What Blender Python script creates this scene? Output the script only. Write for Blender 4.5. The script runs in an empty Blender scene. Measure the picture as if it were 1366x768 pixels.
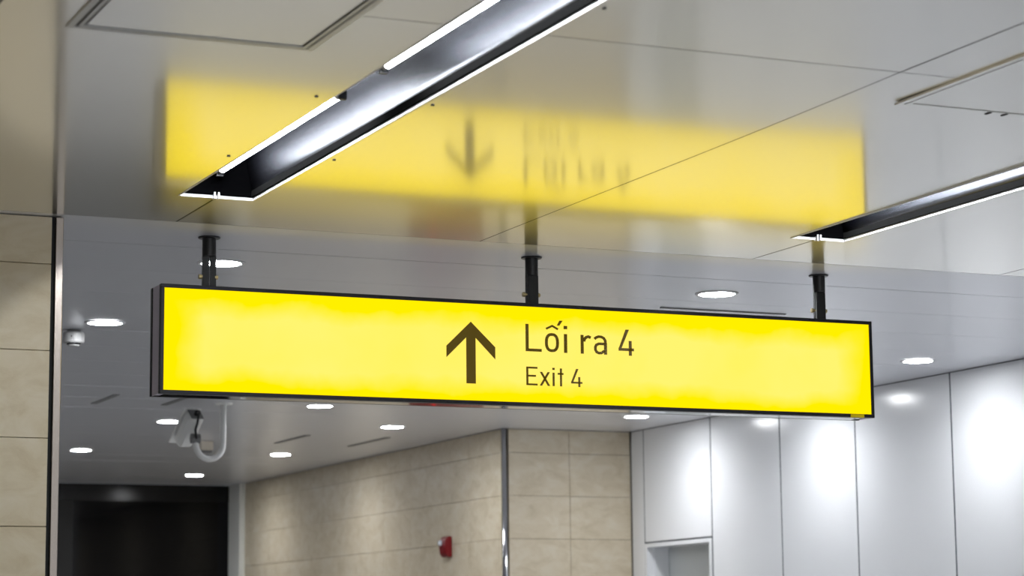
import bpy, bmesh, math, random
from mathutils import Vector, Matrix

# ------------------------------------------------------------------ camera, world, exposure
scene = bpy.context.scene
C = scene.collection
random.seed(7)

EYE = 1.60                      # eye height; the ceiling is 1.52 m above it
CEIL = EYE + 1.52
cam_data = bpy.data.cameras.new('camera')
cam = bpy.data.objects.new('camera', cam_data)
C.objects.link(cam)
yaw, pitch, roll = math.radians(24.007), math.radians(8.561), math.radians(-0.564)
fwd = Vector((math.sin(yaw) * math.cos(pitch), math.cos(yaw) * math.cos(pitch), math.sin(pitch)))
rgt0 = Vector((math.cos(yaw), -math.sin(yaw), 0))
up0 = rgt0.cross(fwd)
rgt = rgt0 * math.cos(roll) + up0 * math.sin(roll)
upv = up0 * math.cos(roll) - rgt0 * math.sin(roll)
m = Matrix((rgt, upv, -fwd)).transposed().to_4x4()
m.translation = Vector((0, 0, EYE))
cam.matrix_world = m
cam_data.sensor_width = 36.0
cam_data.lens = 36.0 * 3116.6 / 1366.0
cam_data.clip_start = 0.05
cam_data.dof.use_dof = True
cam_data.dof.focus_distance = 9.1
cam_data.dof.aperture_fstop = 4.2
scene.camera = cam

world = bpy.data.worlds.new('world')
scene.world = world
world.use_nodes = True
bg = world.node_tree.nodes['Background']
bg.inputs[0].default_value = (0.92, 0.96, 1.0, 1)
bg.inputs[1].default_value = 1.3

scene.view_settings.view_transform = 'Standard'
scene.view_settings.look = 'None'
scene.view_settings.exposure = 0.0
scene.view_settings.gamma = 1.0
scene.view_settings.use_curve_mapping = False

TUBE_POWER = 95.0
DOWN_GLOW = 130.0
DOWN_WATTS = 30.0

# ------------------------------------------------------------------ materials
def newmat(name):
    mt = bpy.data.materials.new(name)
    mt.use_nodes = True
    nt = mt.node_tree
    return mt, nt, nt.nodes['Principled BSDF']

def pbr(name, col, rough=0.5, metal=0.0, spec=0.5, bump=0.0, bscale=40.0, vary=0.0):
    mt, nt, b = newmat(name)
    b.inputs['Base Color'].default_value = (*col, 1)
    b.inputs['Roughness'].default_value = rough
    b.inputs['Metallic'].default_value = metal
    b.inputs['Specular IOR Level'].default_value = spec
    if bump or vary:
        tc = nt.nodes.new('ShaderNodeTexCoord')
        nz = nt.nodes.new('ShaderNodeTexNoise')
        nz.inputs['Scale'].default_value = bscale
        nz.inputs['Detail'].default_value = 4
        nt.links.new(tc.outputs['Object'], nz.inputs['Vector'])
        if vary:
            rp = nt.nodes.new('ShaderNodeValToRGB')
            rp.color_ramp.elements[0].position = 0.3
            rp.color_ramp.elements[1].position = 0.7
            rp.color_ramp.elements[0].color = (*[c * (1 - vary) for c in col], 1)
            rp.color_ramp.elements[1].color = (*[min(1, c * (1 + vary)) for c in col], 1)
            nt.links.new(nz.outputs['Fac'], rp.inputs['Fac'])
            nt.links.new(rp.outputs['Color'], b.inputs['Base Color'])
        if bump:
            bp = nt.nodes.new('ShaderNodeBump')
            bp.inputs['Strength'].default_value = bump
            bp.inputs['Distance'].default_value = 0.002
            nt.links.new(nz.outputs['Fac'], bp.inputs['Height'])
            nt.links.new(bp.outputs['Normal'], b.inputs['Normal'])
    return mt

def emitter(name, col, strength):
    mt = bpy.data.materials.new(name)
    mt.use_nodes = True
    nt = mt.node_tree
    nt.nodes.clear()
    e = nt.nodes.new('ShaderNodeEmission')
    e.inputs[0].default_value = (*col, 1)
    e.inputs[1].default_value = strength
    o = nt.nodes.new('ShaderNodeOutputMaterial')
    nt.links.new(e.outputs[0], o.inputs[0])
    return mt

def ceiling_metal(name, col, r1, r2, mix, wave=0.0, metal=0.9):
    """lacquered aluminium: a clear gloss lobe plus a wide soft lobe"""
    mt, nt, b = newmat(name)
    out = nt.nodes['Material Output']
    b.inputs['Base Color'].default_value = (*col, 1)
    b.inputs['Metallic'].default_value = 1.0
    b.inputs['Roughness'].default_value = r1
    s = nt.nodes.new('ShaderNodeBsdfPrincipled')
    s.inputs['Base Color'].default_value = (*col, 1)
    s.inputs['Metallic'].default_value = metal
    s.inputs['Roughness'].default_value = r2
    mx = nt.nodes.new('ShaderNodeMixShader')
    mx.inputs[0].default_value = mix
    nt.links.new(b.outputs[0], mx.inputs[1])
    nt.links.new(s.outputs[0], mx.inputs[2])
    nt.links.new(mx.outputs[0], out.inputs[0])
    if wave:
        tc = nt.nodes.new('ShaderNodeTexCoord')
        nz = nt.nodes.new('ShaderNodeTexNoise')
        nz.inputs['Scale'].default_value = 1.3
        nz.inputs['Detail'].default_value = 1
        nt.links.new(tc.outputs['Object'], nz.inputs['Vector'])
        bp = nt.nodes.new('ShaderNodeBump')
        bp.inputs['Strength'].default_value = wave
        bp.inputs['Distance'].default_value = 0.01
        nt.links.new(nz.outputs['Fac'], bp.inputs['Height'])
        nt.links.new(bp.outputs['Normal'], b.inputs['Normal'])
    return mt

def stone(name, c0, c1, c2):
    """honed beige limestone with diagonal cloudy veins"""
    mt, nt, b = newmat(name)
    geo = nt.nodes.new('ShaderNodeNewGeometry')
    mp = nt.nodes.new('ShaderNodeMapping')
    mp.inputs['Rotation'].default_value = (0.5, 0.5, 0)
    mp.inputs['Scale'].default_value = (4, 4, 7)
    nt.links.new(geo.outputs['Position'], mp.inputs['Vector'])
    nz = nt.nodes.new('ShaderNodeTexNoise')
    nz.inputs['Scale'].default_value = 1.6
    nz.inputs['Detail'].default_value = 7
    nz.inputs['Roughness'].default_value = 0.62
    nz.inputs['Distortion'].default_value = 0.6
    nt.links.new(mp.outputs[0], nz.inputs['Vector'])
    rp = nt.nodes.new('ShaderNodeValToRGB')
    cr = rp.color_ramp
    cr.elements[0].position = 0.28; cr.elements[0].color = (*c0, 1)
    cr.elements[1].position = 0.72; cr.elements[1].color = (*c2, 1)
    e = cr.elements.new(0.5); e.color = (*c1, 1)
    nt.links.new(nz.outputs['Fac'], rp.inputs['Fac'])
    nt.links.new(rp.outputs[0], b.inputs['Base Color'])
    b.inputs['Roughness'].default_value = 0.45
    b.inputs['Specular IOR Level'].default_value = 0.35
    return mt

def sign_face_mat():
    """back-lit yellow acrylic: saturated rim, paler cloudy middle where the lamps sit"""
    mt = bpy.data.materials.new('backlit_yellow_acrylic')
    mt.use_nodes = True
    nt = mt.node_tree
    nt.nodes.clear()
    N = nt.nodes.new; L = nt.links.new
    tc = N('ShaderNodeTexCoord')
    sp = N('ShaderNodeSeparateXYZ'); L(tc.outputs['Object'], sp.inputs[0])
    nz = N('ShaderNodeTexNoise'); nz.inputs['Scale'].default_value = 5.5; nz.inputs['Detail'].default_value = 3
    L(tc.outputs['Object'], nz.inputs['Vector'])
    nz2 = N('ShaderNodeTexNoise'); nz2.inputs['Scale'].default_value = 2.6; nz2.inputs['Detail'].default_value = 3
    L(tc.outputs['Object'], nz2.inputs['Vector'])
    def math_(op, a, b=None, clamp=False):
        n = N('ShaderNodeMath'); n.operation = op; n.use_clamp = clamp
        for i, v in enumerate((a, b)):
            if v is None: continue
            if isinstance(v, (int, float)): n.inputs[i].default_value = v
            else: L(v, n.inputs[i])
        return n.outputs[0]
    wob = math_('MULTIPLY', math_('SUBTRACT', nz.outputs['Fac'], 0.5), 0.11)
    az = math_('ABSOLUTE', math_('ADD', sp.outputs['Z'], 0.008))
    ez = math_('DIVIDE', math_('SUBTRACT', math_('ADD', 0.158, wob), az), 0.07, True)
    ax = math_('ABSOLUTE', sp.outputs['X'])
    ex = math_('DIVIDE', math_('SUBTRACT', math_('ADD', 1.50, wob), ax), 0.12, True)
    msk = math_('MULTIPLY', ez, ex)
    cl = math_('ADD', 0.45, math_('MULTIPLY', nz2.outputs['Fac'], 0.9))
    msk = math_('MULTIPLY', msk, cl, True)
    mx = N('ShaderNodeMix'); mx.data_type = 'RGBA'
    L(msk, mx.inputs[0])
    mx.inputs[6].default_value = (1.12, 0.845, 0.0, 1)
    mx.inputs[7].default_value = (1.12, 0.89, 0.16, 1)
    em = N('ShaderNodeEmission'); em.inputs[1].default_value = 1.03
    L(mx.outputs[2], em.inputs[0])
    o = N('ShaderNodeOutputMaterial'); L(em.outputs[0], o.inputs[0])
    return mt

M = {
    'ceil_near': ceiling_metal('glossy_aluminium_panel', (0.97, 0.96, 0.92), 0.105, 0.31, 0.42, wave=0.05, metal=0.97),
    'ceil_far': ceiling_metal('satin_aluminium_strip', (0.91, 0.92, 0.97), 0.17, 0.46, 0.64, metal=0.42),
    'plenum': pbr('dark_plenum', (0.02, 0.02, 0.02), 0.9),
    'black': pbr('black_satin_paint', (0.012, 0.012, 0.014), 0.35),
    'matte_black': pbr('matte_black', (0.015, 0.015, 0.016), 0.7),
    'frame_black': pbr('black_anodised_frame', (0.018, 0.017, 0.022), 0.32, 0.3),
    'sign_side': pbr('graphite_sheet_metal', (0.72, 0.68, 0.78), 0.5, 0.2),
    'polish': pbr('polished_steel', (0.80, 0.80, 0.82), 0.07, 1.0),
    'steel': pbr('stainless_trim', (0.30, 0.26, 0.23), 0.25, 1.0, bump=0.15, bscale=90),
    'chrome': pbr('chrome_corner', (0.42, 0.42, 0.44), 0.12, 1.0),
    'reflector': pbr('dark_mirror_reflector', (0.085, 0.089, 0.11), 0.27, 1.0),
    'flange_black': pbr('satin_black_flange', (0.006, 0.006, 0.006), 0.7, 0.0, 0.0),
    'end_black': pbr('flat_black_end_plate', (0.0015, 0.0015, 0.0018), 0.8, 0.0, 0.0),
    'lip': pbr('white_lip_paint', (0.88, 0.88, 0.90), 0.4),
    'hatch_grey': pbr('grey_hatch_aluminium', (0.62, 0.62, 0.62), 0.36, 0.7),
    'brass': pbr('brass_bolt', (0.50, 0.40, 0.20), 0.3, 1.0),
    'white_wall': pbr('white_enamel_panel', (0.90, 0.915, 0.945), 0.20, 0.0, 0.5),
    'white_trim': pbr('pale_grey_trim', (0.80, 0.80, 0.76), 0.45),
    'door_grey': pbr('grey_door_paint', (0.62, 0.65, 0.66), 0.5),
    'joint': pbr('dark_grout', (0.20, 0.18, 0.16), 0.9),
    'joint_white': pbr('slate_joint', (0.05, 0.07, 0.09), 0.9),
    'stone': stone('beige_limestone', (0.59, 0.50, 0.35), (0.68, 0.59, 0.44), (0.74, 0.67, 0.54)),
    'stone_warm_lit': stone('warm_lit_limestone', (0.66, 0.54, 0.35), (0.76, 0.65, 0.46), (0.82, 0.72, 0.55)),  # limestone copy lightened and warmed to make up for weak light on the pillar
    'glass_black': pbr('black_glass', (0.003, 0.003, 0.004), 0.06, 0.0, 0.2),
    'gloss_black': pbr('gloss_black_metal', (0.004, 0.004, 0.005), 0.20, 0.0, 0.3),
    'floor': pbr('polished_grey_granite', (0.46, 0.46, 0.46), 0.45, vary=0.12, bscale=60),
    'plain_beige': pbr('beige_plaster', (0.55, 0.50, 0.42), 0.7),
    'cctv': pbr('cctv_white_plastic', (0.85, 0.85, 0.83), 0.4),
    'cctv_dark': pbr('cctv_grey_plastic', (0.18, 0.18, 0.18), 0.5),
    'cable': pbr('black_cable', (0.01, 0.01, 0.01), 0.5),
    'cream': pbr('cream_plastic', (0.72, 0.66, 0.56), 0.5),
    'detector': pbr('white_detector_plastic', (0.42, 0.42, 0.42), 0.5),
    'red': pbr('red_alarm_plastic', (0.22, 0.004, 0.010), 0.3),
    'cabinet_red': pbr('red_cabinet_paint', (0.20, 0.010, 0.012), 0.35),
    'strobe': pbr('clear_strobe_lens', (0.75, 0.80, 0.86), 0.12, 0.2),
    'ink': pbr('dark_brown_vinyl', (0.055, 0.040, 0.0), 0.5),
    'latch': pbr('yellow_latch', (0.80, 0.60, 0.0), 0.35),
    'tube': emitter('fluorescent_glow', (0.93, 0.97, 1.0), TUBE_POWER),
    'cap': pbr('lamp_cap_metal', (0.7, 0.68, 0.64), 0.3, 0.8),
    'diffuser': emitter('downlight_glow', (0.96, 0.98, 1.0), DOWN_GLOW),
    'led': emitter('red_led', (1.0, 0.02, 0.02), 3.0),
    'face': sign_face_mat(),
}

# the printed vinyl lets a little of the lamp light through
_ink = M['ink'].node_tree.nodes['Principled BSDF']
_ink.inputs['Emission Color'].default_value = (1.0, 0.62, 0.0, 1)
_ink.inputs['Emission Strength'].default_value = 0.062

# ------------------------------------------------------------------ mesh helpers
def wloc(o):
    v = Vector((0, 0, 0))
    while o is not None:
        v = v + o.location
        o = o.parent
    return v

def obj(name, bm, mat, parent=None, smooth=False, origin=None):
    """link a bmesh (built in world coordinates) as one object"""
    base = wloc(parent)
    org = Vector(origin) if origin is not None else base
    for v in bm.verts:
        v.co -= org
    bmesh.ops.recalc_face_normals(bm, faces=bm.faces)
    me = bpy.data.meshes.new(name)
    bm.to_mesh(me); bm.free()
    if smooth:
        for p in me.polygons: p.use_smooth = True
    me.materials.append(M[mat])
    o = bpy.data.objects.new(name, me)
    C.objects.link(o)
    o.location = org - base
    if parent is not None: o.parent = parent
    return o

def box(bm, x0, x1, y0, y1, z0, z1, bev=0.0):
    r = bmesh.ops.create_cube(bm, size=1)
    vs = r['verts']
    for v in vs:
        v.co = Vector((x0 + (v.co.x + .5) * (x1 - x0), y0 + (v.co.y + .5) * (y1 - y0), z0 + (v.co.z + .5) * (z1 - z0)))
    if bev:
        es = list({e for v in vs for e in v.link_edges})
        bmesh.ops.bevel(bm, geom=es, offset=bev, segments=1, affect='EDGES')
    return bm

def bx(*a, bev=0.0):
    return box(bmesh.new(), *a, bev=bev)

def prism(pts, z0, z1, bm=None):
    """polygon in XY, extruded along Z"""
    bm = bm or bmesh.new()
    lo = [bm.verts.new((x, y, z0)) for x, y in pts]
    hi = [bm.verts.new((x, y, z1)) for x, y in pts]
    bm.faces.new(lo); bm.faces.new(hi)
    n = len(pts)
    for i in range(n):
        j = (i + 1) % n
        bm.faces.new((lo[i], lo[j], hi[j], hi[i]))
    return bm

def prism_y(pts, y0, y1, bm=None):
    """polygon in XZ, extruded along Y"""
    bm = bm or bmesh.new()
    a = [bm.verts.new((x, y0, z)) for x, z in pts]
    b = [bm.verts.new((x, y1, z)) for x, z in pts]
    bm.faces.new(a); bm.faces.new(b)
    n = len(pts)
    for i in range(n):
        j = (i + 1) % n
        bm.faces.new((a[i], a[j], b[j], b[i]))
    return bm

def cyl(bm, p0, p1, r, seg=20, r2=None):
    p0, p1 = Vector(p0), Vector(p1)
    d = p1 - p0
    q = d.to_track_quat('Z', 'Y').to_matrix().to_4x4()
    q.translation = (p0 + p1) / 2
    bmesh.ops.create_cone(bm, cap_ends=True, segments=seg, radius1=r, radius2=r if r2 is None else r2, depth=d.length, matrix=q)
    return bm

def lathe(bm, c, prof, seg=32):
    """profile of (radius, z) about a vertical axis at c"""
    rings = []
    for r, z in prof:
        if r < 1e-6:
            rings.append([bm.verts.new((c[0], c[1], z))])
        else:
            rings.append([bm.verts.new((c[0] + r * math.cos(2 * math.pi * k / seg), c[1] + r * math.sin(2 * math.pi * k / seg), z)) for k in range(seg)])
    for a, b in zip(rings[:-1], rings[1:]):
        for k in range(seg):
            j = (k + 1) % seg
            if len(a) == 1 and len(b) > 1: bm.faces.new((a[0], b[k], b[j]))
            elif len(b) == 1 and len(a) > 1: bm.faces.new((a[k], a[j], b[0]))
            elif len(a) > 1: bm.faces.new((a[k], a[j], b[j], b[k]))
    return bm

def tube_path(bm, pts, r, seg=14):
    """round pipe swept along points"""
    pts = [Vector(p) for p in pts]
    rings = []
    n = len(pts)
    up = Vector((0.05, 1, 0.02)).normalized()
    for i, p in enumerate(pts):
        t = (pts[min(i + 1, n - 1)] - pts[max(i - 1, 0)]).normalized()
        a = t.cross(up).normalized(); b = t.cross(a).normalized()
        rings.append([bm.verts.new(p + a * r * math.cos(2 * math.pi * k / seg) + b * r * math.sin(2 * math.pi * k / seg)) for k in range(seg)])
    for a, b in zip(rings[:-1], rings[1:]):
        for k in range(seg):
            j = (k + 1) % seg
            bm.faces.new((a[k], a[j], b[j], b[k]))
    bm.faces.new(rings[0]); bm.faces.new(rings[-1])
    return bm

def empty(name, loc):
    o = bpy.data.objects.new(name, None)
    o.empty_display_size = 0.1
    C.objects.link(o)
    o.location = loc
    return o

def thing(o, label, cat, group=None):
    o['label'] = label; o['category'] = cat
    if group: o['group'] = group
    return o

def struct(o, label=None):
    o['kind'] = 'structure'
    if label: o['label'] = label
    return o

# ------------------------------------------------------------------ floor, plain walls
struct(obj('floor', bx(-3.2, 8.1, -6.0, 22.4, -0.1, 0.0), 'floor', origin=(0, 8, 0)), 'grey polished granite floor below the hanging sign')
struct(obj('wall_left', bx(-3.2, -3.0, -6.0, 22.4, 0, 3.5), 'plain_beige', origin=(-3.1, 8, 0)), 'plain beige wall far to the left')

# ------------------------------------------------------------------ ceiling: near panels, far strips
bm = bmesh.new()                               # dark backing just above the panels, open over the light slots
for a in ((-3.0, 2.160, -6.0, 7.668), (2.434, 4.587, -6.0, 7.668), (4.832, 8.1, -6.0, 7.668), (-3.0, 8.1, 7.668, 22.4)):
    box(bm, *a, CEIL + 0.013, CEIL + 0.020)
ceil_root = struct(obj('ceiling', bm, 'plenum', origin=(2.5, 8.165, CEIL)),
                   'ceiling of glossy aluminium panels with narrow strips beyond the sign')
G, GX = 0.0025, 0.0035                         # half of a joint across and along
XJ = [2.2975 + 1.2045 * k for k in range(-4, 5)] + [7.853]
YJ = [8.165, 5.245, 2.325, -0.595, -3.515]
SLOT_END = 7.665
SLOTS = [(2.162, 2.432), (4.589, 4.830)]        # the two light slots, each centred on a joint
BOW = {(4, 0): 0.0042, (5, 0): -0.0042, (6, 0): -0.003, (7, 0): -0.002, (3, 0): 0.003}   # panels sag or lift a few millimetres
def bowed_panel(pts, y0, y1, amt):
    bm = prism(pts, CEIL, CEIL + 0.010)
    for k in range(1, 16):
        y = y0 + (y1 - y0) * k / 16
        bmesh.ops.bisect_plane(bm, geom=bm.verts[:] + bm.edges[:] + bm.faces[:], plane_co=(0, y, 0), plane_no=(0, 1, 0))
    for v in bm.verts:
        t = min(1, max(0, (y1 - v.co.y) / (y1 - y0)))
        v.co.z -= amt * math.sin(math.pi * t ** 1.8)
    bm.normal_update()
    for f in bm.faces: f.smooth = True
    for e in bm.edges:
        if len(e.link_faces) == 2 and e.calc_face_angle(0) > 0.5: e.smooth = False
    return bm
for j in range(len(YJ) - 1):
    y1, y0 = YJ[j] - G, YJ[j + 1] + G
    for i in range(len(XJ) - 1):
        x0, x1 = XJ[i] + GX, XJ[i + 1] - GX
        if x1 < -2.9: continue
        pts = [(x0, y0), (x1, y0), (x1, y1), (x0, y1)]
        for (s0, s1) in SLOTS:
            c = (s0 + s1) / 2
            if abs(XJ[i] - c) < 0.02:           # slot bites the left side of this panel
                pts = [(s1, y0), (x1, y0), (x1, y1), (x0, y1), (x0, SLOT_END), (s1, SLOT_END)] if j == 0 else [(s1, y0), (x1, y0), (x1, y1), (s1, y1)]
            if abs(XJ[i + 1] - c) < 0.02:       # slot bites the right side
                pts = [(x0, y0), (s0, y0), (s0, SLOT_END), (x1, SLOT_END), (x1, y1), (x0, y1)] if j == 0 else [(x0, y0), (s0, y0), (s0, y1), (x0, y1)]
        p = obj('ceiling_panel', bowed_panel(pts, y0, y1, BOW.get((i, j), random.uniform(-0.001, 0.001))), 'ceil_near', ceil_root, origin=((x0 + x1) / 2, y1, CEIL))
        for sx, sy in [(2.114, 6.086), (2.127, 6.963), (2.456, 6.897), (2.456, 6.06), (2.462, 4.959)]:
            if x0 < sx < x1 and y0 < sy < y1:
                dz = -BOW.get((i, j), 0) * math.sin(math.pi * ((y1 - sy) / (y1 - y0)) ** 1.8)
                obj('screw', cyl(bmesh.new(), (sx, sy, CEIL + dz - 0.003), (sx, sy, CEIL + dz + 0.001), 0.0055, 10), 'cctv_dark', p)

# dark strips added in the open joints, standing in for the gap shade
for k in range(3, 9):
    x = XJ[k]
    for j in range(2):
        y1, y0 = YJ[j], YJ[j + 1]
        if any(abs(x - (a + b) / 2) < 0.02 for a, b in SLOTS):
            if j: continue
            y0 = SLOT_END + 0.004
        amt = max(BOW.get((k - 1, j), 0), BOW.get((k, j), 0))
        g = bowed_panel([(x - GX, y0), (x + GX, y0), (x + GX, y1), (x - GX, y1)], YJ[j + 1], YJ[j], amt)
        for v in g.verts: v.co.z += 0.0008
        obj('joint_shade_strip', g, 'matte_black', ceil_root)
for y in (8.165, 5.245, 8.69):
    for x0, x1 in (((-2.9, 2.158), (2.436, 4.585), (4.834, 7.85)) if y < 7 else ((-2.9, 7.85),)):
        obj('joint_shade_strip', bx(x0, x1, y - 0.0024, y + 0.0024, CEIL + 0.0008, CEIL + 0.010), 'matte_black', ceil_root)

YS = [8.165, 8.69] + [8.69 + 0.6233 * k for k in range(1, 23)]
for k in range(len(YS) - 1):
    y0, y1 = YS[k] + 0.0028, YS[k + 1] - 0.0028
    p = obj('ceiling_strip', bx(-2.98, 7.853, y0, y1, CEIL, CEIL + 0.012, bev=0.0 if k < 3 else 0.001), 'ceil_far', ceil_root, origin=(2.5, (y0 + y1) / 2, CEIL))
    p.rotation_euler.x = random.uniform(-0.0012, 0.0012) if k else 0.0
    if k > 1: p.location.z += random.uniform(0, 0.0015)

# thin air slots let into the strips
def air_slot(x, y0, y1, label, along_x=False):
    o = bmesh.new()
    if along_x: box(o, y0, y1, x - 0.006, x + 0.006, CEIL - 0.004, CEIL + 0.004)
    else: box(o, x - 0.02, x + 0.02, y0, y1, CEIL - 0.004, CEIL + 0.004)
    a = obj('air_slot', o, 'cctv_dark', origin=((y0 + y1) / 2, x, CEIL) if along_x else (x, (y0 + y1) / 2, CEIL))
    thing(a, label, 'air slot', 'slim air slots in the far ceiling')
air_slot(3.603, 14.10, 14.68, 'thin dark slot in the ceiling right of the steel edged beige pillar')
air_slot(4.050, 14.08, 14.63, 'thin dark ceiling slot partly hidden behind the lower left sign corner')
air_slot(5.660, 16.46, 17.21, 'thin dark ceiling slot between two downlights right of the security camera')
air_slot(6.297, 16.47, 17.31, 'thin dark ceiling slot nearest the beige side wall')
air_slot(9.535, 5.00, 5.67, 'thin grey ceiling slot running along just above the sign top', True)

# ------------------------------------------------------------------ recessed linear lights
def linear_light(xl, xr, label):
    yf, yb = SLOT_END, -1.5
    cx = (xl + xr) / 2
    h = 0.24
    root = thing(empty('linear_light', (cx, yf, CEIL)), label, 'ceiling light', 'recessed linear lights with bare tubes')
    bm = bmesh.new()
    box(bm, xl + 0.001, xl + 0.004, yb, yf, CEIL + 0.011, CEIL + h)
    box(bm, xr - 0.004, xr - 0.001, yb, yf, CEIL + 0.011, CEIL + h)
    box(bm, xl + 0.001, xr - 0.001, yb, yf, CEIL + h, CEIL + h + 0.004)
    obj('housing', bm, 'end_black', root)
    bm = bmesh.new()
    box(bm, xl + 0.004, xr - 0.004, yf - 0.006, yf - 0.001, CEIL + 0.010, CEIL + h)
    box(bm, xl + 0.004, xr - 0.004, yf - 0.016, yf - 0.006, CEIL + 0.010, CEIL + 0.028)
    obj('end_plate', bm, 'end_black', root)
    # curved reflectors either side of the lamps
    for s, x in ((1, xr - 0.004), (-1, xl + 0.004)):
        prof = [(x - s * a, CEIL + b) for a, b in ((0.0075, 0.030), (0.0112, 0.050), (0.0160, 0.075), (0.0210, 0.100), (0.0272, 0.130), (0.0358, 0.170), (0.0376, 0.178))]
        back = [(px + s * 0.0015, pz + 0.0005) for px, pz in reversed(prof)]
        obj('reflector', prism_y(prof + back, yb + 0.01, yf - 0.018), 'reflector', root, smooth=True)
        obj('reflector_rim', bx(*sorted((x - s * 0.036, x - s * 0.052)), yb + 0.01, yf - 0.018, CEIL + 0.178, CEIL + 0.187), 'reflector', root)
        obj('flange', bx(*sorted((x, x - s * 0.0085)), yb + 0.01, yf - 0.017, CEIL + 0.008, CEIL + 0.030), 'flange_black', root)
    # white edge of the slot
    for a in ((xl, xl + 0.0045, yb, yf), (xr - 0.0045, xr, yb, yf), (xl + 0.0045, xr - 0.0045, yf - 0.007, yf)):
        obj('slot_edge', bx(*a, CEIL - 0.003, CEIL + 0.007), 'lip', root)
    for a in (cx - 0.012, cx + 0.002):
        obj('clip', bx(a, a + 0.006, yf - 0.02, yf + 0.004, CEIL - 0.006, CEIL + 0.016), 'lip', root)
    tz = CEIL + 0.088
    for k in range(5):
        y1 = 7.588 - 1.588 * k
        y0 = y1 - 1.168
        tb = obj('tube', cyl(bmesh.new(), (cx, y0, tz), (cx, y1, tz), 0.013, 16), 'tube', root, smooth=False)
        for a, b in ((y1, y1 + 0.03), (y0 - 0.03, y0)):
            obj('lamp_cap', cyl(bmesh.new(), (cx, a, tz), (cx, b, tz), 0.0135, 14), 'cap', tb)
        for a in (y1 + 0.03, y0 - 0.045):
            obj('lamp_holder', bx(cx - 0.012, cx + 0.012, a, a + 0.015, tz - 0.02, CEIL + h), 'black', root)
linear_light(*SLOTS[0], 'long recessed ceiling light with bare glowing tubes above the left half of the sign')
linear_light(*SLOTS[1], 'shorter looking recessed ceiling light slot above the right end of the sign')

# ------------------------------------------------------------------ access hatches
def hatch(x0, y1, size, label, dark_gap, clips=False):
    x1, y0 = x0 + size, y1 - size
    root = thing(empty('access_hatch', ((x0 + x1) / 2, (y0 + y1) / 2, CEIL)), label, 'hatch', 'square access hatches in the near ceiling')
    z0, z1 = CEIL - 0.0065, CEIL - 0.0005
    def ring(a, b, zz0, zz1, nm, mat):
        for args in ((x0 + a, x0 + b, y0 + a, y1 - a), (x1 - b, x1 - a, y0 + a, y1 - a),
                     (x0 + b, x1 - b, y1 - b, y1 - a), (x0 + b, x1 - b, y0 + a, y0 + b)):
            obj(nm, bx(*args, zz0, zz1), 'ceil_near' if clips else mat, root)
    ring(0.0, 0.018, z0, z1, 'outer_frame', 'hatch_grey')
    ring(0.018 + dark_gap, 0.036, z0 - 0.001, z1, 'inner_frame', 'hatch_grey')
    obj('backing', bx(x0 + 0.002, x1 - 0.002, y0 + 0.002, y1 - 0.002, z1 - 0.002, z1), 'matte_black', root)
    obj('hatch_panel', bx(x0 + 0.036 + dark_gap, x1 - 0.036 - dark_gap, y0 + 0.036 + dark_gap, y1 - 0.036 - dark_gap, z0 + 0.001, z1 - 0.002), 'ceil_near', root)
    if clips:
        for cx in (4.005, 4.062):
            obj('clip', bx(cx - 0.004, cx + 0.004, y1 - 0.030, y1 - 0.004, z0 - 0.003, z0), 'matte_black', root)
hatch(1.287, 5.598, 0.645, 'square grey framed access hatch at the upper left beside the long light', 0.007)
hatch(3.693, 5.566, 0.645, 'square access hatch with two dark clips at the upper right edge', 0.0025, True)

# ------------------------------------------------------------------ downlights
dl = thing(empty('downlight', (2.722, 9.0, CEIL)), 'downlight behind the left hanging post of the sign', 'downlight', 'round downlights in the far ceiling')
cx, cy = 2.722, 9.0
obj('trim_ring', lathe(bmesh.new(), (cx, cy), [(0.080, CEIL - 0.002), (0.083, CEIL - 0.006), (0.096, CEIL - 0.004), (0.098, CEIL), (0.080, CEIL)]), 'lip', dl, smooth=True)
obj('diffuser', lathe(bmesh.new(), (cx, cy), [(0.0, CEIL - 0.0035), (0.079, CEIL - 0.0035), (0.079, CEIL - 0.0005), (0.0, CEIL - 0.0005)]), 'diffuser', dl)
lamp = bpy.data.lights.new('downlight_lamp', 'SPOT')
lamp.energy = DOWN_WATTS; lamp.spot_size = math.radians(156); lamp.spot_blend = 1.0
lamp.shadow_soft_size = 0.07; lamp.color = (0.97, 0.985, 1.0)
lo = bpy.data.objects.new('lamp', lamp); C.objects.link(lo); lo.parent = dl; lo.location = (0, 0, -0.008)
def copy_thing(o, loc, label):
    r = o.copy(); C.objects.link(r); r.location = loc; r['label'] = label
    for ch in list(o.children):
        c = ch.copy(); C.objects.link(c); c.parent = r
    return r
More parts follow.
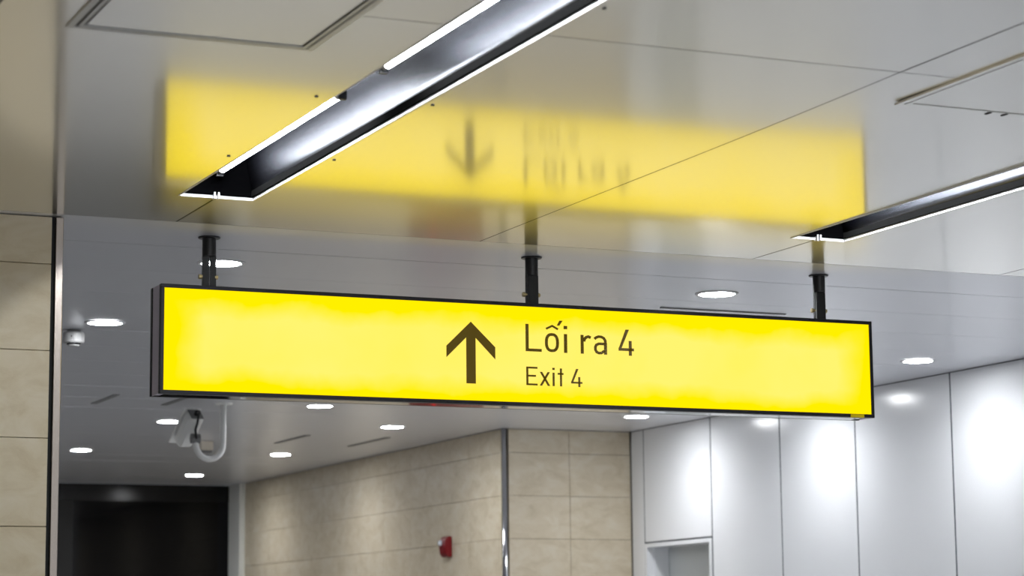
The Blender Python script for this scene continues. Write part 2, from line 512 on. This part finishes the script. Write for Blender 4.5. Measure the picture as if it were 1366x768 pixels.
for x, y, lab in [
    (2.726, 10.91, 'downlight left of the sign, above the smoke detector beside the pillar'),
    (5.036, 9.06, 'downlight above the sign between the middle and right hanging posts'),
    (5.030, 11.60, 'added downlight, unseen behind the right half of the sign'),  # unseen light added to help light the hall, following its row
    (7.347, 10.93, 'downlight right of the sign close to the white panel wall'),
    (7.341, 12.65, 'downlight by the white wall hidden behind the right end of the sign'),
    (4.394, 15.73, 'downlight just left of the security camera'),
    (4.391, 18.28, 'low left downlight beside the pillar above the black glass front'),
    (5.021, 14.37, 'downlight directly under the lower sign edge right of the security camera pipe'),
    (6.009, 15.63, 'downlight near the beige side wall, highest of its three'),
    (6.037, 18.25, 'downlight beside the thin ceiling slot right of the white column'),
    (6.037, 20.75, 'downlight farthest back, just above the black glass front'),
    (2.722, 15.70, 'added unseen downlight behind the beige pillar, nearest of the three there'),  # unseen light added behind the pillar to brighten the floor there
    (2.722, 18.28, 'added unseen downlight behind the beige pillar, near the black glass front'),  # likewise added out of sight, for more light on the far floor
    (4.391, 20.75, 'added unseen downlight behind the beige pillar, last before the black glass front'),  # another added, unseen lamp lifting the floor by the glass front
    (7.331, 14.37, 'downlight in the corner where beige tiles meet the white wall'),
]:
    copy_thing(dl, (x, y, CEIL), lab)

# ------------------------------------------------------------------ left pillar of beige stone
def tile_wall(root, axis, plane, a0, a1, joints, depth, out, mat='stone'):
    """courses of stone tiles; axis 'x': wall runs along X at Y=plane, 'y': along Y at X=plane"""
    rows = [0.0, 0.14, 0.45, 0.762, 1.074, 1.386, 1.698, 2.010, 2.322, 2.634, 2.946, CEIL - 0.002]
    cuts = [a0] + [j for j in joints if a0 + 0.01 < j < a1 - 0.01] + [a1]
    g = 0.0012
    for r in range(len(rows) - 1):
        for c in range(len(cuts) - 1):
            u0, u1, z0, z1 = cuts[c] + g, cuts[c + 1] - g, rows[r] + g, rows[r + 1] - g
            t = random.uniform(0, 0.0008)
            p0, p1 = sorted((plane + out * (-t), plane - out * depth))
            if axis == 'x': bm = bx(u0, u1, p0, p1, z0, z1, bev=0.0012)
            else: bm = bx(p0, p1, u0, u1, z0, z1, bev=0.0012)
            obj('tile', bm, mat, root)

pil = struct(obj('wall_front', bx(-3.0, 1.850, 8.240, 8.90, 0, CEIL + 0.001), 'joint', origin=(0.5, 8.5, 0)), 'beige stone pillar wall at the left edge')
tile_wall(pil, 'x', 8.215, -0.55, 1.855, [1.255 - 0.6 * k for k in range(6)], 0.024, -1, 'stone_warm_lit')
obj('joint_strip', bx(1.852, 1.868, 8.222, 8.25, 0, CEIL - 0.002), 'matte_black', pil)
struct(obj('trim_1', bx(1.8665, 1.894, 8.206, 8.90, 0, CEIL - 0.003, bev=0.002), 'steel', origin=(1.88, 8.21, 0)), 'stainless steel edge trim on the beige pillar')

# ------------------------------------------------------------------ beige walls in the back corner
wb = struct(obj('wall_back', bx(6.85, 8.05, 15.53, 15.63, 0, CEIL + 0.001), 'joint', origin=(7.4, 15.55, 0)), 'beige tiled wall facing the viewer under the sign')
tile_wall(wb, 'x', 15.500, 6.862, 7.850, [7.352], 0.03, -1)
ws = struct(obj('wall_right', bx(6.851, 6.95, 15.53, 22.1, 0, CEIL + 0.001), 'joint', origin=(6.9, 18.5, 0)), 'beige tiled side wall running back to the black glass')
tile_wall(ws, 'y', 6.820, 15.540, 21.695, [15.54 + 0.6 * k for k in range(1, 12)], 0.03, -1)
bm = bmesh.new()
cyl(bm, (6.838, 15.518, 0), (6.838, 15.518, CEIL - 0.002), 0.021, 24)
struct(obj('trim_2', bm, 'chrome', smooth=True, origin=(6.838, 15.518, 0)), 'rounded chrome guard on the beige wall corner')
tr = struct(obj('trim_3', bx(6.768, 6.850, 21.70, 22.06, 0, CEIL - 0.001, bev=0.002), 'white_trim', origin=(6.80, 21.9, 0)), 'pale column strip between the black glass and the beige wall')

# black glass front at the end of the hall
bk = struct(obj('door_1', bx(-3.0, 6.782, 22.07, 22.2, 0, CEIL - 0.004), 'gloss_black', origin=(3, 22.1, 0)), 'black glass front at the far end of the hall')
obj('header', bx(-3.0, 6.781, 22.045, 22.07, 2.953, CEIL - 0.004, bev=0.002), 'gloss_black', bk)
for a in (5.13, 3.60, 2.0, 0.4, -1.2):
    obj('mullion', bx(a - 0.10, a + 0.10, 22.05, 22.07, 0, 2.953), 'matte_black', bk)
for a, b in ((5.232, 6.765), (3.702, 5.028), (2.102, 3.498), (0.502, 1.898), (-1.098, 0.298)):
    obj('pane', bx(a, b, 22.056, 22.068, 0.08, 2.948), 'glass_black', bk)

# ------------------------------------------------------------------ white panel wall on the right
ww = struct(obj('wall_white', bmesh.new(), 'joint_white', origin=(7.87, 9, 0)), 'white enamel panel wall on the right')
bm = bmesh.new()
box(bm, 7.875, 7.90, -6.0, 14.30, 0, CEIL + 0.42)
box(bm, 7.875, 7.90, 15.28, 15.6, 0, CEIL + 0.42)
box(bm, 7.875, 7.90, 14.30, 15.28, 2.275, CEIL + 0.42)
obj('backing', bm, 'joint_white', ww)
YW = [15.494, 15.291, 14.272, 13.328, 12.406, 11.366] + [11.366 - 1.02 * k for k in range(1, 16)]
for k in range(len(YW) - 1):
    y1, y0 = YW[k] - 0.007, YW[k + 1] + 0.007
    zb = 2.296 if k == 1 else 0.02
    p = obj('wall_panel', bx(7.853, 7.874, y0, y1, zb, CEIL - 0.003, bev=0.0025), 'white_wall', ww, origin=(7.86, (y0 + y1) / 2, 1.5))
    p.rotation_euler.z = random.uniform(-0.002, 0.002)
for y in YW[1:8]:
    obj('gap_shade_strip', bx(7.8555, 7.876, y - 0.0075, y + 0.0075, 2.30 if y == 14.9 else 0.02, CEIL - 0.004), 'joint_white', ww)  # dark strip added in each panel gap in place of its shade
# doorway set into the white wall
dr = struct(obj('door_2', bx(8.030, 8.070, 14.25, 15.262, 0, 2.262), 'door_grey', origin=(8.05, 14.75, 0)), 'recessed pale grey door in the white wall')
bm = bmesh.new()
box(bm, 7.851, 7.878, 15.259, 15.287, 0, 2.285)
box(bm, 7.851, 7.878, 14.279, 14.317, 0, 2.285)
box(bm, 7.851, 7.878, 14.317, 15.259, 2.257, 2.285)
obj('door_frame', bm, 'white_wall', dr)
bm = bmesh.new()
box(bm, 7.878, 8.032, 15.259, 15.275, 0, 2.257)
box(bm, 7.878, 8.032, 14.301, 14.317, 0, 2.257)
box(bm, 7.878, 8.032, 14.301, 15.275, 2.257, 2.270)
obj('door_reveal', bm, 'white_wall', dr)
obj('door_stop', bx(7.905, 7.925, 15.247, 15.259, 0, 2.257), 'white_wall', dr)

# ------------------------------------------------------------------ the hanging exit sign
SX0, SX1 = 2.300, 5.400
SY0, SY1 = 8.370, 8.512
SZ0, SZ1 = EYE + 0.912, EYE + 1.323
SC = ((SX0 + SX1) / 2, (SY0 + SY1) / 2, (SZ0 + SZ1) / 2)
sign = thing(empty('exit_sign', SC), 'long yellow backlit hanging sign reading Lối ra 4, Exit 4 with an up arrow', 'sign')
fw = 0.0145
obj('face_panel', bx(SX0 + fw - 0.003, SX1 - fw + 0.003, SY0 + 0.004, SY0 + 0.010, SZ0 + fw - 0.003, SZ1 - fw + 0.003), 'face', sign)
for a in ((SX0, SX1, SZ1 - fw, SZ1), (SX0, SX1, SZ0, SZ0 + fw), (SX0, SX0 + fw, SZ0 + fw, SZ1 - fw), (SX1 - fw, SX1, SZ0 + fw, SZ1 - fw)):
    obj('frame_bar', bx(a[0], a[1], SY0, SY0 + 0.022, a[2], a[3], bev=0.0015), 'frame_black', sign)
obj('housing', bx(SX0 + 0.004, SX1 - 0.004, SY0 + 0.020, SY1 - 0.028, SZ0 + 0.004, SZ1 - 0.004), 'sign_side', sign)
for x0, x1 in ((SX0 + 0.001, SX0 + 0.005), (SX1 - 0.005, SX1 - 0.001)):
    obj('end_cover', bx(x0, x1, SY0 + 0.024, SY1 - 0.030, SZ0 + 0.001, SZ1 - 0.002), 'sign_side', sign)
obj('rear_frame', bx(SX0, SX1, SY1 - 0.024, SY1, SZ0, SZ1, bev=0.002), 'frame_black', sign)
obj('underside_panel', bx(SX0 + 0.02, SX1 - 0.05, SY0 + 0.024, SY1 - 0.026, SZ0 - 0.0005, SZ0 + 0.005), 'polish', sign)
obj('latch', bx(5.281, 5.347, SY0 - 0.002, SY0 + 0.012, SZ0 - 0.001, SZ0 + 0.0125, bev=0.001), 'latch', sign)

# lettering: strokes laid out on the sign face, u across and v up in millimetre-like units
def stroke(bm, pts, w, closed=False):
    """flat constant-width stroke with mitred corners and butt ends, as a thin slab"""
    P = [Vector((p[0], p[1])) for p in pts]
    n = len(P)
    Lf, Rt = [], []
    for i in range(n):
        if closed: a, b = P[i - 1], P[(i + 1) % n]
        else: a, b = P[max(i - 1, 0)], P[min(i + 1, n - 1)]
        d1 = (P[i] - a).normalized() if (P[i] - a).length > 1e-9 else (b - P[i]).normalized()
        d2 = (b - P[i]).normalized() if (b - P[i]).length > 1e-9 else d1
        n1, n2 = Vector((-d1.y, d1.x)), Vector((-d2.y, d2.x))
        mt = n1 + n2
        mt = mt / max(mt.length_squared, 0.35) * 2 if mt.length > 1e-6 else n1
        Lf.append(P[i] + mt * w / 2); Rt.append(P[i] - mt * w / 2)
    return Lf, Rt

def slab(bm, quads, y0, y1, conv):
    for q in quads:
        a = [bm.verts.new((conv(p)[0], y0, conv(p)[1])) for p in q]
        b = [bm.verts.new((conv(p)[0], y1, conv(p)[1])) for p in q]
        bm.faces.new(a); bm.faces.new(b)
        k = len(q)
        for i in range(k):
            bm.faces.new((a[i], a[(i + 1) % k], b[(i + 1) % k], b[i]))

def glyph(name, strokes, polys, conv):
    bm = bmesh.new()
    quads = [list(map(Vector, p)) for p in polys]
    for pts, w, closed in strokes:
        Lf, Rt = stroke(bm, pts, w, closed)
        n = len(Lf)
        for i in range(n if closed else n - 1):
            j = (i + 1) % n
            quads.append([Lf[i], Lf[j], Rt[j], Rt[i]])
    slab(bm, quads, SY0 + 0.0030, SY0 + 0.0042, conv)
    return obj(name, bm, 'ink', sign)

def arc(cx, cy, rx, ry, a0, a1, n=14, sq=1.0):
    out = []
    for k in range(n + 1):
        t = math.radians(a0 + (a1 - a0) * k / n)
        c, s = math.cos(t), math.sin(t)
        out.append((cx + rx * math.copysign(abs(c) ** sq, c), cy + ry * math.copysign(abs(s) ** sq, s)))
    return out

KX, KZ = 0.0007535, 0.000672
big = lambda p: (3.786 + (p[0] - 583) * KX, EYE + 1.130 + p[1] * KZ)
small = lambda p: (3.786 + (p[0] - 583) * KX, EYE + 0.995 + p[1] * KZ)
R4 = lambda x0, x1, y0, y1: [(x0, y0), (x1, y0), (x1, y1), (x0, y1)]
glyph('letter', [], [R4(583, 601, 0, 163), R4(601, 676, 0, 17)], big)                                    # L
glyph('letter', [(arc(736, 58, 32.5, 48.5, 0, 345, 23, 0.8), 17, True),
                 ([(702, 139), (738, 158), (772, 139)], 12, False)],
      [[(765, 161), (780, 161), (800, 192), (781, 192)]], big)                                           # o with circumflex and acute
glyph('letter', [], [R4(806, 825, 0, 113), R4(805, 826, 142, 162)], big)                                 # i
glyph('letter', [([(923, 74), (928, 90), (938, 100), (950, 104), (964, 98)], 17, False)], [R4(904, 922, 0, 113)], big)   # r
glyph('letter', [([(986, 92), (996, 101), (1010, 107), (1028, 106), (1042, 98), (1050, 84), (1051, 66)], 16, False),
                 ([(1044, 64), (1012, 64), (997, 57), (991, 44), (991, 28), (998, 14), (1011, 8), (1026, 9), (1044, 22)], 16, False)],
      [R4(1042, 1060, 0, 70)], big)                                                                      # a
glyph('letter', [], [[(1172, 158), (1193, 158), (1147, 45), (1129, 45), (1129, 40)], R4(1129, 1221, 28, 45), R4(1190, 1208, 0, 90)], big)   # 4
glyph('letter', [], [R4(585, 597, 0, 110), R4(597, 650, 99, 110), R4(597, 641, 51, 62), R4(597, 650, 0, 11)], small)     # E
glyph('letter', [], [[(663, 82), (677, 82), (723, 0), (709, 0)], [(708, 82), (722, 82), (676, 0), (662, 0)]], small)     # x
glyph('letter', [], [R4(737, 749, 0, 80), R4(736, 750, 96, 109)], small)                                 # i
glyph('letter', [], [R4(780, 792, 0, 107), R4(767, 801, 69, 80)], small)                                 # t
glyph('letter', [], [[(875, 108), (889, 108), (858, 31), (845, 31), (845, 28)], R4(845, 911, 20, 31), R4(887, 899, 0, 60)], small)          # 4
arrow = [(3.5505, 1.237), (3.6545, 1.140), (3.6545, 1.0915), (3.5705, 1.174), (3.5705, 0.993), (3.5305, 0.993), (3.5305, 1.174), (3.4465, 1.0925), (3.4465, 1.138)]
bm = bmesh.new()
slab(bm, [[arrow[i] for i in (0, 1, 2, 3)], [arrow[i] for i in (0, 3, 6)], [arrow[i] for i in (3, 4, 5, 6)], [arrow[i] for i in (0, 6, 7, 8)]],
     SY0 + 0.0030, SY0 + 0.0042, lambda p: (p[0], EYE + p[1]))
obj('arrow', bm, 'ink', sign)

for px, gap in ((2.5045, 0.52), (3.8455, 0.17), (5.186, 0.12)):
    py, r = 8.439, 0.0262
    bm = bmesh.new()
    cyl(bm, (px, py, CEIL - 0.075), (px, py, CEIL - 0.002), r, 28)
    zs, zt = SZ1 - 0.002, CEIL - 0.075
    xa, xb = px - r, px + r
    gx = xa + gap * 2 * r
    if gap < 0.3:
        box(bm, xa, gx - 0.003, py - 0.006, py + 0.006, zs, zt)
        box(bm, gx + 0.002, xb - 0.001, py - 0.008, py + 0.008, zs, zt)
    else:
        box(bm, xa, gx - 0.0015, py - 0.007, py + 0.007, zs, zt)
        box(bm, gx + 0.0035, xb, py - 0.007, py + 0.007, zs, zt)
    post = obj('post', bm, 'black', sign)
    obj('flange', lathe(bmesh.new(), (px, py), [(0.0, CEIL - 0.006), (0.040, CEIL - 0.006), (0.042, CEIL - 0.004), (0.042, CEIL - 0.0005), (0.0, CEIL - 0.0005)], 36), 'black', post)
    zb = EYE + 1.367
    bm = bmesh.new()
    cyl(bm, (px - r - 0.014, py, zb), (px - r - 0.004, py, zb), 0.0095, 6)
    cyl(bm, (px - r - 0.004, py, zb), (px - r + 0.004, py, zb), 0.007, 10)
    obj('bolt', bm, 'brass', post)
    bm = bmesh.new()
    cyl(bm, (px + r - 0.004, py, zb), (px + r + 0.008, py, zb), 0.0085, 6)
    obj('nut', bm, 'brass', post)

# ------------------------------------------------------------------ security camera on a J pipe
cc = thing(empty('security_camera', (4.371, 14.377, CEIL)), 'white bullet security camera hanging from the ceiling on a curved pipe under the sign', 'camera')
obj('ceiling_plate', lathe(bmesh.new(), (4.371, 14.377), [(0, CEIL - 0.012), (0.055, CEIL - 0.012), (0.06, CEIL - 0.001), (0, CEIL - 0.001)]), 'cctv', cc, smooth=False)
pp = [(4.371, 14.377, CEIL - 0.010), (4.371, 14.377, EYE + 1.27)]
for k in range(1, 13):
    a = math.pi * k / 12 * 0.93
    pp.append((4.371 - 0.090 * (1 - math.cos(a)), 14.377, EYE + 1.255 - 0.098 * math.sin(a)))
pp.append((4.186, 14.377, EYE + 1.285))
obj('pipe', tube_path(bmesh.new(), pp, 0.020), 'cctv', cc, smooth=True)
# camera body: lens end low and away, rear plate up towards the viewer
ax = Vector((-0.15, 0.70, -0.70)).normalized()
cen = Vector((4.165, 14.45, EYE + 1.350))
side = ax.cross(Vector((0, 0, 1))).normalized(); top = side.cross(ax).normalized()
def oriented(bm, ctr, L, W, H, bev):
    b2 = bx(-W / 2, W / 2, -L / 2, L / 2, -H / 2, H / 2, bev=bev)
    Mx = Matrix((side, ax, top)).transposed().to_4x4(); Mx.translation = ctr
    b2.transform(Mx)
    return b2
obj('body', oriented(None, cen, 0.25, 0.105, 0.10, 0.022), 'cctv', cc)
obj('sun_shield', oriented(None, cen + top * 0.058 + ax * 0.02, 0.29, 0.125, 0.012, 0.004), 'cctv', cc)
obj('rear_plate', oriented(None, cen - ax * 0.127, 0.012, 0.088, 0.082, 0.004), 'cctv_dark', cc)
rp_ = cen - ax * 0.135 - top * 0.012
bm = bmesh.new(); cyl(bm, rp_ + ax * 0.01, rp_ - ax * 0.022, 0.018, 14)
obj('cable_gland', bm, 'cable', cc)
q0 = rp_ - ax * 0.02
obj('cable', tube_path(bmesh.new(), [q0, q0 + Vector((-0.004, -0.03, -0.02)), q0 + Vector((-0.008, -0.02, -0.07)), q0 + Vector((-0.012, 0.01, -0.11)), Vector((4.186, 14.35, EYE + 1.280))], 0.008, 10), 'cable', cc, smooth=True)
bm = bmesh.new(); cyl(bm, (4.160, 14.377, EYE + 1.285), (4.215, 14.377, EYE + 1.285), 0.032, 18)
obj('swivel', bm, 'cctv_dark', cc)

# small cream box beyond the security camera
dbx = thing(empty('detector_box', (5.094, 17.2, CEIL)), 'small cream box on the far ceiling seen through the curve of the camera pipe', 'sensor')
obj('body', bx(5.045, 5.142, 17.16, 17.25, CEIL - 0.072, CEIL - 0.001, bev=0.006), 'cream', dbx)
obj('base', bx(5.052, 5.135, 17.167, 17.243, CEIL - 0.086, CEIL - 0.072, bev=0.003), 'cctv_dark', dbx)

# smoke detector
sd = thing(empty('smoke_detector', (2.651, 11.229, CEIL)), 'round white smoke detector on the ceiling beside the pillar edge', 'smoke detector')
sc = (2.651, 11.229)
obj('base', lathe(bmesh.new(), sc, [(0.0, CEIL - 0.012), (0.030, CEIL - 0.012), (0.034, CEIL - 0.001), (0.0, CEIL - 0.001)]), 'detector', sd)
obj('body', lathe(bmesh.new(), sc, [(0.0, CEIL - 0.066), (0.046, CEIL - 0.066), (0.052, CEIL - 0.060), (0.053, CEIL - 0.018), (0.048, CEIL - 0.012), (0.0, CEIL - 0.012)]), 'detector', sd, smooth=False)
bm = bmesh.new()
for k in range(10):
    a = 2 * math.pi * k / 10
    px_, py_ = sc[0] + 0.026 * math.cos(a), sc[1] + 0.026 * math.sin(a)
    box(bm, px_ - 0.006, px_ + 0.006, py_ - 0.006, py_ + 0.006, CEIL - 0.073, CEIL - 0.066)
obj('vent', bm, 'matte_black', sd)
obj('cap', lathe(bmesh.new(), sc, [(0.0, CEIL - 0.082), (0.026, CEIL - 0.080), (0.031, CEIL - 0.073), (0.0, CEIL - 0.073)]), 'detector', sd)
bm = bmesh.new(); cyl(bm, (sc[0] - 0.022, sc[1] - 0.047, CEIL - 0.036), (sc[0] - 0.023, sc[1] - 0.0535, CEIL - 0.036), 0.003, 8)
obj('indicator', bm, 'matte_black', sd)

# ------------------------------------------------------------------ red fire alarm and cabinet on the side wall
fa = thing(empty('fire_alarm', (6.80, 16.53, EYE + 0.70)), 'small red fire alarm with clear strobe on the beige side wall', 'fire alarm')
bm = bmesh.new()
prof = [(6.819, 0.783), (6.790, 0.783), (6.764, 0.755), (6.760, 0.700), (6.768, 0.650), (6.786, 0.628), (6.819, 0.628)]
prism_y([(a, EYE + b) for a, b in prof], 16.475, 16.60, bm)
bmesh.ops.bevel(bm, geom=list(bm.edges), offset=0.004, segments=1, affect='EDGES')
obj('body', bm, 'red', fa)
bm = bmesh.new()
bmesh.ops.create_uvsphere(bm, u_segments=16, v_segments=10, radius=0.024, matrix=Matrix.Translation((6.762, 16.565, EYE + 0.733)))
obj('strobe_lens', bm, 'strobe', fa, smooth=True)
obj('grille', bx(6.7595, 6.766, 16.495, 16.58, EYE + 0.652, EYE + 0.690, bev=0.001), 'cabinet_red', fa)

fc = thing(empty('fire_hose_cabinet', (6.80, 16.6, 1.0)), 'red fire hose cabinet low on the beige side wall, seen mirrored in the sign underside', 'cabinet')
obj('body', bx(6.70, 6.819, 15.84, 17.06, 1.30, 1.72, bev=0.006), 'cabinet_red', fc)
obj('door', bx(6.688, 6.70, 15.87, 17.03, 1.33, 1.69, bev=0.004), 'cabinet_red', fc)
bm = bmesh.new(); cyl(bm, (6.688, 16.5, 1.62), (6.680, 16.5, 1.62), 0.02, 12)
obj('lamp', bm, 'led', fc)
